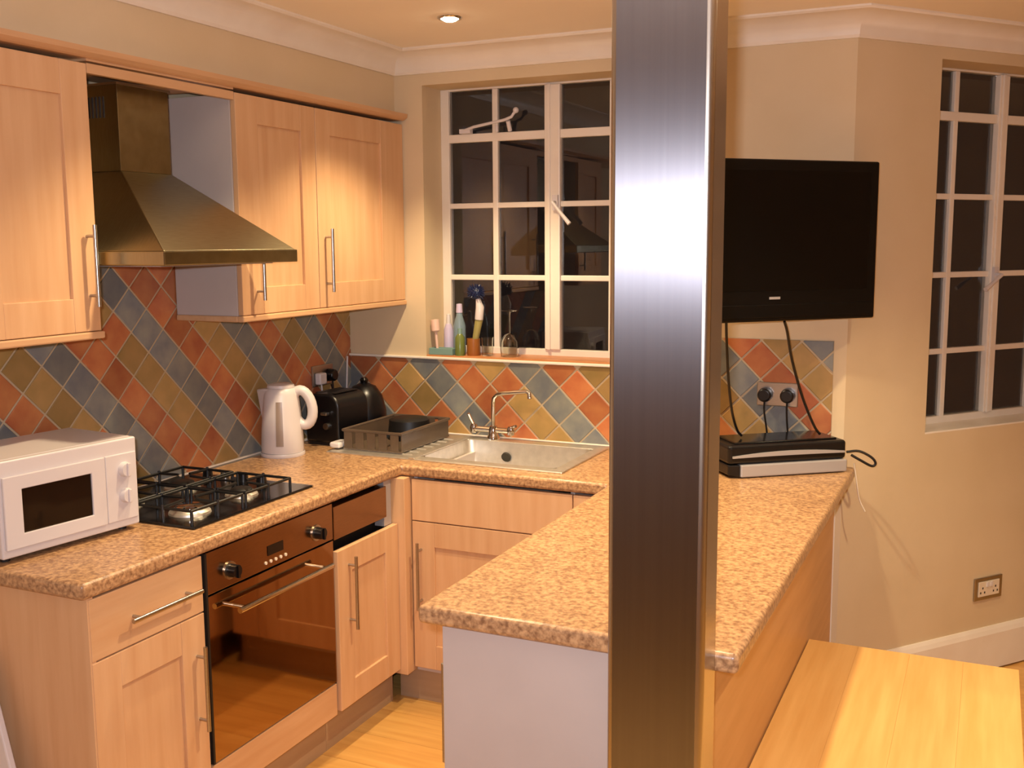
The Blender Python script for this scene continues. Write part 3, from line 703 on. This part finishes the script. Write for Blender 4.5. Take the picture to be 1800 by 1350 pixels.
# ------------------------------------------------------------ sockets, plugs and cords on the left wall
def plate(name, label, cat, c, F, w_, h, m=STEEL):
    u, z = c
    o = thing(name, label, cat, F(u, z, 0.008))
    obj('plate', bxm(MB(), F, u - w_ / 2, u + w_ / 2, z - h / 2, z + h / 2, 0.0075, 0.016), m, o, bev=0.003)
    return o
FL = map_x(0.0); FB = map_y(0.0)
so = plate('wall_socket', 'double steel wall socket on the tiles above the toaster', 'socket', (-0.225, 1.162), FL, 0.146, 0.086)
def plug(name, label, F, u, z, m, tail):
    o = thing(name, label, 'plug', F(u, z, 0.016))
    mb = bxm(MB(), F, u - 0.024, u + 0.024, z - 0.022, z + 0.026, 0.0165, 0.045) if m is WHITEP else MB().cyl(F(u, z, 0.0165), F(u, z, 0.048), 0.027, 0.024, n=20)
    obj('body', mb, m, o, bev=0.006, seg=3, smooth=True)
    obj('cable', MB().cable([F(u, z - 0.02, 0.032), F(u, z - 0.06, 0.034)] + tail, 0.0035, n=8), m, o, smooth=True)
plug('white_plug', 'white plug with white cable in the socket above the toaster', FL, -0.262, 1.150, WHITEP, [FL(-0.265, 1.03, 0.025), FL(-0.30, 0.93, 0.03), FL(-0.40, ZW + 0.005, 0.03), FL(-0.50, ZW + 0.005, 0.035)])
plug('black_plug', 'black plug in the socket above the toaster', FL, -0.182, 1.158, BLACKP, [FL(-0.19, 1.12, 0.03)])
hc = thing('hanging_cord', 'thin white cord with a small connector hanging in the tiled corner', 'cord', (0.012, -0.045, 1.07))
obj('cord', MB().tube([(0.014, -0.040, 1.222), (0.013, -0.044, 1.15), (0.013, -0.05, 1.085)], 0.004, n=8), WHITEP, hc, smooth=True)
obj('connector', MB().box((0.0085, -0.063, 1.066), (0.022, -0.040, 1.086)), WHITEP, hc, bev=0.003)

# ------------------------------------------------------------ right end of the peninsula: sockets, boxes, television
so = plate('wall_socket', 'double steel wall socket on the tiles below the television', 'socket', (1.832, 1.152), FB, 0.146, 0.086)
plug('black_plug', 'black plug on the window side of the socket below the television', FB, 1.790, 1.150, BLACKP, [FB(1.800, 1.02, 0.03), FB(1.81, ZW + 0.01, 0.03)])
plug('black_plug', 'black plug on the wall-corner side of the socket below the television', FB, 1.870, 1.150, BLACKP, [FB(1.875, 1.02, 0.03), FB(1.89, ZW + 0.01, 0.03)])
plug2 = math.radians(38)
# boxes: local x along the front, y into depth; origin = front left bottom
bxA = thing('silver_receiver', 'flat silver receiver box lying on the peninsula worktop below a black player', 'receiver', (1.760, -0.385, ZW), plug2)
obj('casing', MB().box((0.03, 0.0, 0.004), (0.425, 0.185, 0.046)), SILVERP, bxA, bev=0.004, **LW)
obj('side_cap', MB().hull([(-0.012, 0.012, 0.012), (0.029, 0.004, 0.004), (0.029, 0.18, 0.004), (-0.012, 0.17, 0.012)], [(-0.012, 0.012, 0.046), (0.029, 0.004, 0.046), (0.029, 0.18, 0.046), (-0.012, 0.17, 0.046)]), BLACKP, bxA, bev=0.004, **LW)
for x_ in (0.05, 0.39):
    for y_ in (0.03, 0.17): obj('foot', MB().cyl((x_, y_, 0), (x_, y_, 0.005), 0.012, n=10), BLACKM, bxA, **LW)
bxB = thing('black_player', 'black media player with a curved silver stripe stacked on the silver receiver', 'media player', (1.760, -0.385, ZW + 0.0465), plug2)
obj('casing', MB().box((-0.012, 0.008, 0), (0.425, 0.185, 0.066)), BLACKP, bxB, bev=0.012, seg=3, **LW)
mb = MB(); arc = []
for k in range(13):
    x_ = 0.0 + 0.415 * k / 12; t_ = (k - 6) / 6; arc.append((x_, 0.010 * (1 - t_ * t_)))
lo = [(x_, 0.0085 - 0.008, 0.024 + a * 0.2) for x_, a in arc]; hi = [(x_, 0.0085 - 0.008, 0.030 + a * 1.1) for x_, a in arc]
loop = lo + hi[::-1]
mb.hull([(x_, y_ + 0.006, z_) for x_, y_, z_ in loop], [(x_, y_ - 0.001, z_) for x_, y_, z_ in loop])
obj('silver_stripe', mb, SILVERP, bxB, label='curved silver stripe', **LW)
obj('top_cover', MB().box((0.02, 0.03, 0.0655), (0.40, 0.175, 0.072)), BLACK, bxB, bev=0.004, **LW)
# loose cable ends at the side of the boxes
cb = obj('cable_loop', MB().cable([(2.085, -0.075, 0.972), (2.125, -0.06, 0.975), (2.165, -0.05, 0.955), (2.180, -0.05, 0.935), (2.168, -0.055, 0.925), (2.13, -0.065, 0.945), (2.10, -0.07, 0.962)], 0.0045, n=8), BLACKP, None, smooth=True)
tag(cb, 'black cable loop sticking out behind the media player', 'cable')
cb = obj('loose_cable', MB().cable([(2.11, -0.055, 0.93), (2.12, -0.045, 0.86), (2.13, -0.04, 0.80), (2.15, -0.03, 0.755)], 0.003, n=8), CREAMP, None, smooth=True)
tag(cb, 'thin pale cable dangling over the end of the peninsula', 'cable')

TVR = math.radians(45)
tv = thing('television', 'black flat-screen television on a wall bracket beside the steel pillar', 'television', (1.595, -0.625, 1.44), TVR)
TWd, THt = 0.795, 0.52
obj('casing', MB().box((0, 0.0, 0), (TWd, 0.05, THt)), TVB, tv, bev=0.006, **LW)
obj('back_cover', MB().hull([(0.05, 0.05, 0.06), (TWd - 0.05, 0.05, 0.06), (TWd - 0.05, 0.05, THt - 0.06), (0.05, 0.05, THt - 0.06)], [(0.12, 0.09, 0.10), (TWd - 0.12, 0.09, 0.10), (TWd - 0.12, 0.09, THt - 0.10), (0.12, 0.09, THt - 0.10)]), BLACKM, tv, **LW)
obj('screen', MB().box((0.035, -0.0012, 0.10), (TWd - 0.035, 0.002, THt - 0.035)), SCREEN, tv, **LW)
obj('speaker_bar', MB().box((0.012, -0.002, 0.012), (TWd - 0.012, 0.002, 0.055)), TVB, tv, bev=0.002, **LW)
obj('badge', MB().box((0.375, -0.003, 0.072), (0.415, 0.002, 0.080)), SILVERP, tv, label='small silver badge below the screen', **LW)
# bracket from the casing back to the back wall (world point (1.66, 0, 1.70))
bk = MB()
tvI = Matrix.Translation((1.595, -0.625, 1.44)) @ Matrix.Rotation(TVR, 4, 'Z'); inv = tvI.inverted()
p1 = inv @ Vector((1.70, -0.004, 1.70)); pm = inv @ Vector((1.62, -0.17, 1.70)); p0 = Vector((0.40, 0.09, 0.26))
bk.box((0.30, 0.088, 0.16), (0.50, 0.096, 0.36)); bk.tube([p0, pm], 0.016, n=10); bk.tube([pm, p1], 0.016, n=10)
obj('wall_bracket', bk, BLACKM, tv, **LW)
for lb, pts in (('black cable running from the middle of the television down to the media player', [(1.90, -0.30, 1.437), (1.905, -0.27, 1.40), (1.915, -0.22, 1.30), (1.945, -0.17, 1.17), (1.98, -0.135, 1.07), (2.00, -0.12, 1.036)]),
                ('black cable running down beside the steel pillar from the television', [(1.735, -0.42, 1.437), (1.733, -0.40, 1.38), (1.732, -0.36, 1.25), (1.735, -0.31, 1.13), (1.745, -0.27, 1.06), (1.757, -0.25, 1.036)])):
    c_ = obj('tv_cable', MB().cable(pts, 0.0045, n=8), BLACKP, None, smooth=True); tag(c_, lb, 'cable', 'television cables')

# socket on the bay wall
sb = thing('wall_socket', 'double steel socket with cream insert low on the bay wall under the window', 'socket', K0 + dC * 0.780, TH)
sb.location.z = 0.337
obj('plate', MB().box((-0.078, -0.009, -0.046), (0.078, -0.0005, 0.046)), STEEL, sb, bev=0.003, **LW)
ins = obj('insert', MB().box((-0.058, -0.012, -0.030), (0.058, -0.009, 0.030)), CREAMP, sb, bev=0.001, **LW)
for x_ in (-0.03, 0.03):
    obj('switch', MB().box((x_ * 0.35 - 0.006, -0.016, 0.008), (x_ * 0.35 + 0.006, -0.012, 0.026)), WHITEP, ins, **LW)
    for dx, dz in ((0, 0.004), (-0.011, -0.014), (0.011, -0.014)): obj('pin_hole', MB().box((x_ * 1.2 + dx - 0.003, -0.0125, dz - 0.004), (x_ * 1.2 + dx + 0.003, -0.0118, dz + 0.004)), BLACKM, ins, **LW)

# ------------------------------------------------------------ bench
bn = thing('wooden_bench', 'low wide bench with a golden wood top along the back of the peninsula', 'bench', (2.345, -1.25, 0))
X0, X1, YA, YB = 2.046, 2.645, -1.95, -0.53
for k in range(4):
    a = X0 + (X1 - X0) * k / 4; b = X0 + (X1 - X0) * (k + 1) / 4
    obj('top_board', MB().box((a + 0.0001, YA, 0.415), (b - 0.0001, YB, 0.45)), BENCHW, bn, bev=0.0004, seg=1)
for x_ in (X0 + 0.04, X1 - 0.09):
    for y_ in (YA + 0.04, YB - 0.09): obj('leg', MB().box((x_, y_, 0), (x_ + 0.05, y_ + 0.05, 0.415)), BENCHW, bn, bev=0.003)
for x_ in (X0 + 0.05, X1 - 0.075): obj('apron', MB().box((x_, YA + 0.09, 0.34), (x_ + 0.022, YB - 0.09, 0.415)), BENCHW, bn)
for y_ in (YA + 0.055, YB - 0.075): obj('apron', MB().box((X0 + 0.09, y_, 0.34), (X1 - 0.09, y_ + 0.022, 0.415)), BENCHW, bn)

# ------------------------------------------------------------ white board at the worktop end
wb = thing('leaning_board', 'white board leaning against the end panel of the maple cabinets', 'board', (0.10, -2.12, 0))
obj('board', MB().hull([(0.0, -2.16, 0), (0.545, -2.16, 0), (0.545, -2.14, 0), (0.0, -2.14, 0)], [(0.0, -2.095, 0.70), (0.275, -2.095, 0.70), (0.275, -2.077, 0.70), (0.0, -2.077, 0.70)]), WHITEP, wb, bev=0.004)

# ------------------------------------------------------------ bottles and brush on the sill
SZ = W1['z0'] + 0.006
def bottle(name, label, x, y, prof, m, capm=None, cap=None, cat='bottle', tilt=0.0):
    t = thing(name, label, cat, (x, y, SZ)); t.rotation_euler = (0, tilt, 0)
    obj('body', MB().lathe(prof, n=20), m, t, smooth=True, world=False)
    if cap: obj('cap', MB().lathe(cap, n=16), capm, t, smooth=True, world=False)
    return t
tr = thing('sill_tray', 'shallow teal soap tray on the tiled window sill', 'tray', (0.44, 0.030, SZ))
obj('dish', MB().slab([0.39, 0.396, 0.494, 0.50], [0.004, 0.010, 0.052, 0.058], lambda i, j: not (i == 1 and j == 1), SZ, SZ + 0.028).box((0.392, 0.006, SZ), (0.498, 0.056, SZ + 0.006)), TEALP, tr, bev=0.002)
bottle('squeeze_bottle', 'white squeeze bottle at the window reveal behind the teal tray', 0.447, 0.074, [(0, 0), (0.020, 0), (0.021, 0.01), (0.020, 0.10), (0.012, 0.125), (0, 0.127)], LILACP, WHITEP, [(0, 0.125), (0.010, 0.125), (0.008, 0.165), (0, 0.168)])
bottle('spray_bottle', 'slate blue bottle with grey cap on the window sill', 0.503, 0.066, [(0, 0), (0.026, 0), (0.027, 0.01), (0.026, 0.12), (0.014, 0.16), (0.012, 0.175), (0, 0.176)], SLATEP, LILACP, [(0, 0.174), (0.014, 0.174), (0.012, 0.21), (0, 0.212)])
bottle('washing_up_bottle', 'short green washing-up liquid bottle on the window sill', 0.528, 0.020, [(0, 0), (0.020, 0), (0.021, 0.008), (0.020, 0.075), (0.010, 0.090), (0, 0.091)], GREENP, TEALP, [(0, 0.089), (0.010, 0.089), (0.009, 0.112), (0, 0.113)])
pk = bottle('pink_scraper', 'pale pink scraper leaning in the teal tray', 0.418, 0.030, [(0, 0.007), (0.006, 0.007), (0.006, 0.09), (0.018, 0.10), (0.018, 0.145), (0, 0.147)], PINKP, cat='scraper', tilt=-0.08)
jar = thing('brush_jar', 'small amber jar holding the washing-up brush', 'jar', (0.578, 0.045, SZ))
obj('body', MB().lathe([(0, 0), (0.026, 0), (0.028, 0.008), (0.028, 0.07), (0.025, 0.07), (0.025, 0.01), (0, 0.01)], (0.578, 0.045, SZ), n=20), AMBERP, jar, smooth=True)
br = thing('washing_up_brush', 'washing-up brush with blue bristle head and pale handle upright in the jar', 'brush', (0.578, 0.045, SZ + 0.012))
obj('handle', MB().tube([(0.578, 0.045, SZ + 0.013), (0.590, 0.045, SZ + 0.08), (0.606, 0.043, SZ + 0.15), (0.612, 0.040, SZ + 0.20)], [0.008, 0.014, 0.017, 0.013], n=10), OLIVEP, br, smooth=True)
obj('neck', MB().tube([(0.606, 0.0415, SZ + 0.15), (0.612, 0.040, SZ + 0.20), (0.604, 0.038, SZ + 0.235)], [0.018, 0.018, 0.010], n=10), WHITEP, br, smooth=True)
mb = MB().ball((0.596, 0.036, SZ + 0.258), 0.030, (1.0, 0.8, 0.9))
hc0 = Vector((0.596, 0.036, SZ + 0.258))
for k in range(90):
    zz_ = 1 - 1.6 * (k + 0.5) / 90; a = k * 2.39996; q_ = math.sqrt(max(0, 1 - zz_ * zz_)); dv = Vector((q_ * math.cos(a), 0.8 * q_ * math.sin(a), zz_))
    mb.cyl(hc0 + dv * 0.022, hc0 + dv * random.uniform(0.037, 0.043), 0.0035, 0.0015, n=5)
obj('bristle_head', mb, BLUEP, br, label='round dark blue bristle head')
bottle('small_glass', 'small clear glass tumbler next to the brush jar', 0.638, 0.055, [(0, 0), (0.022, 0), (0.026, 0.075), (0.0245, 0.075), (0.0205, 0.004), (0, 0.004)], CLEAR, cat='glass')
wg = thing('wine_glass', 'upturned clear stemmed glass on the window sill behind the tap', 'glass', (0.735, 0.060, SZ))
obj('bowl', MB().lathe([(0.032, 0.0), (0.036, 0.03), (0.034, 0.06), (0.018, 0.085), (0.004, 0.092), (0.004, 0.095), (0.020, 0.088), (0.0365, 0.062), (0.0385, 0.03), (0.0345, 0.0), (0.032, 0.0)], (0.735, 0.060, SZ), n=24), CLEAR, wg, smooth=True)
obj('stem', MB().lathe([(0, 0.092), (0.004, 0.095), (0.0035, 0.17), (0.006, 0.180), (0.034, 0.186), (0.034, 0.189), (0, 0.190)], (0.735, 0.060, SZ), n=24), CLEAR, wg, smooth=True)
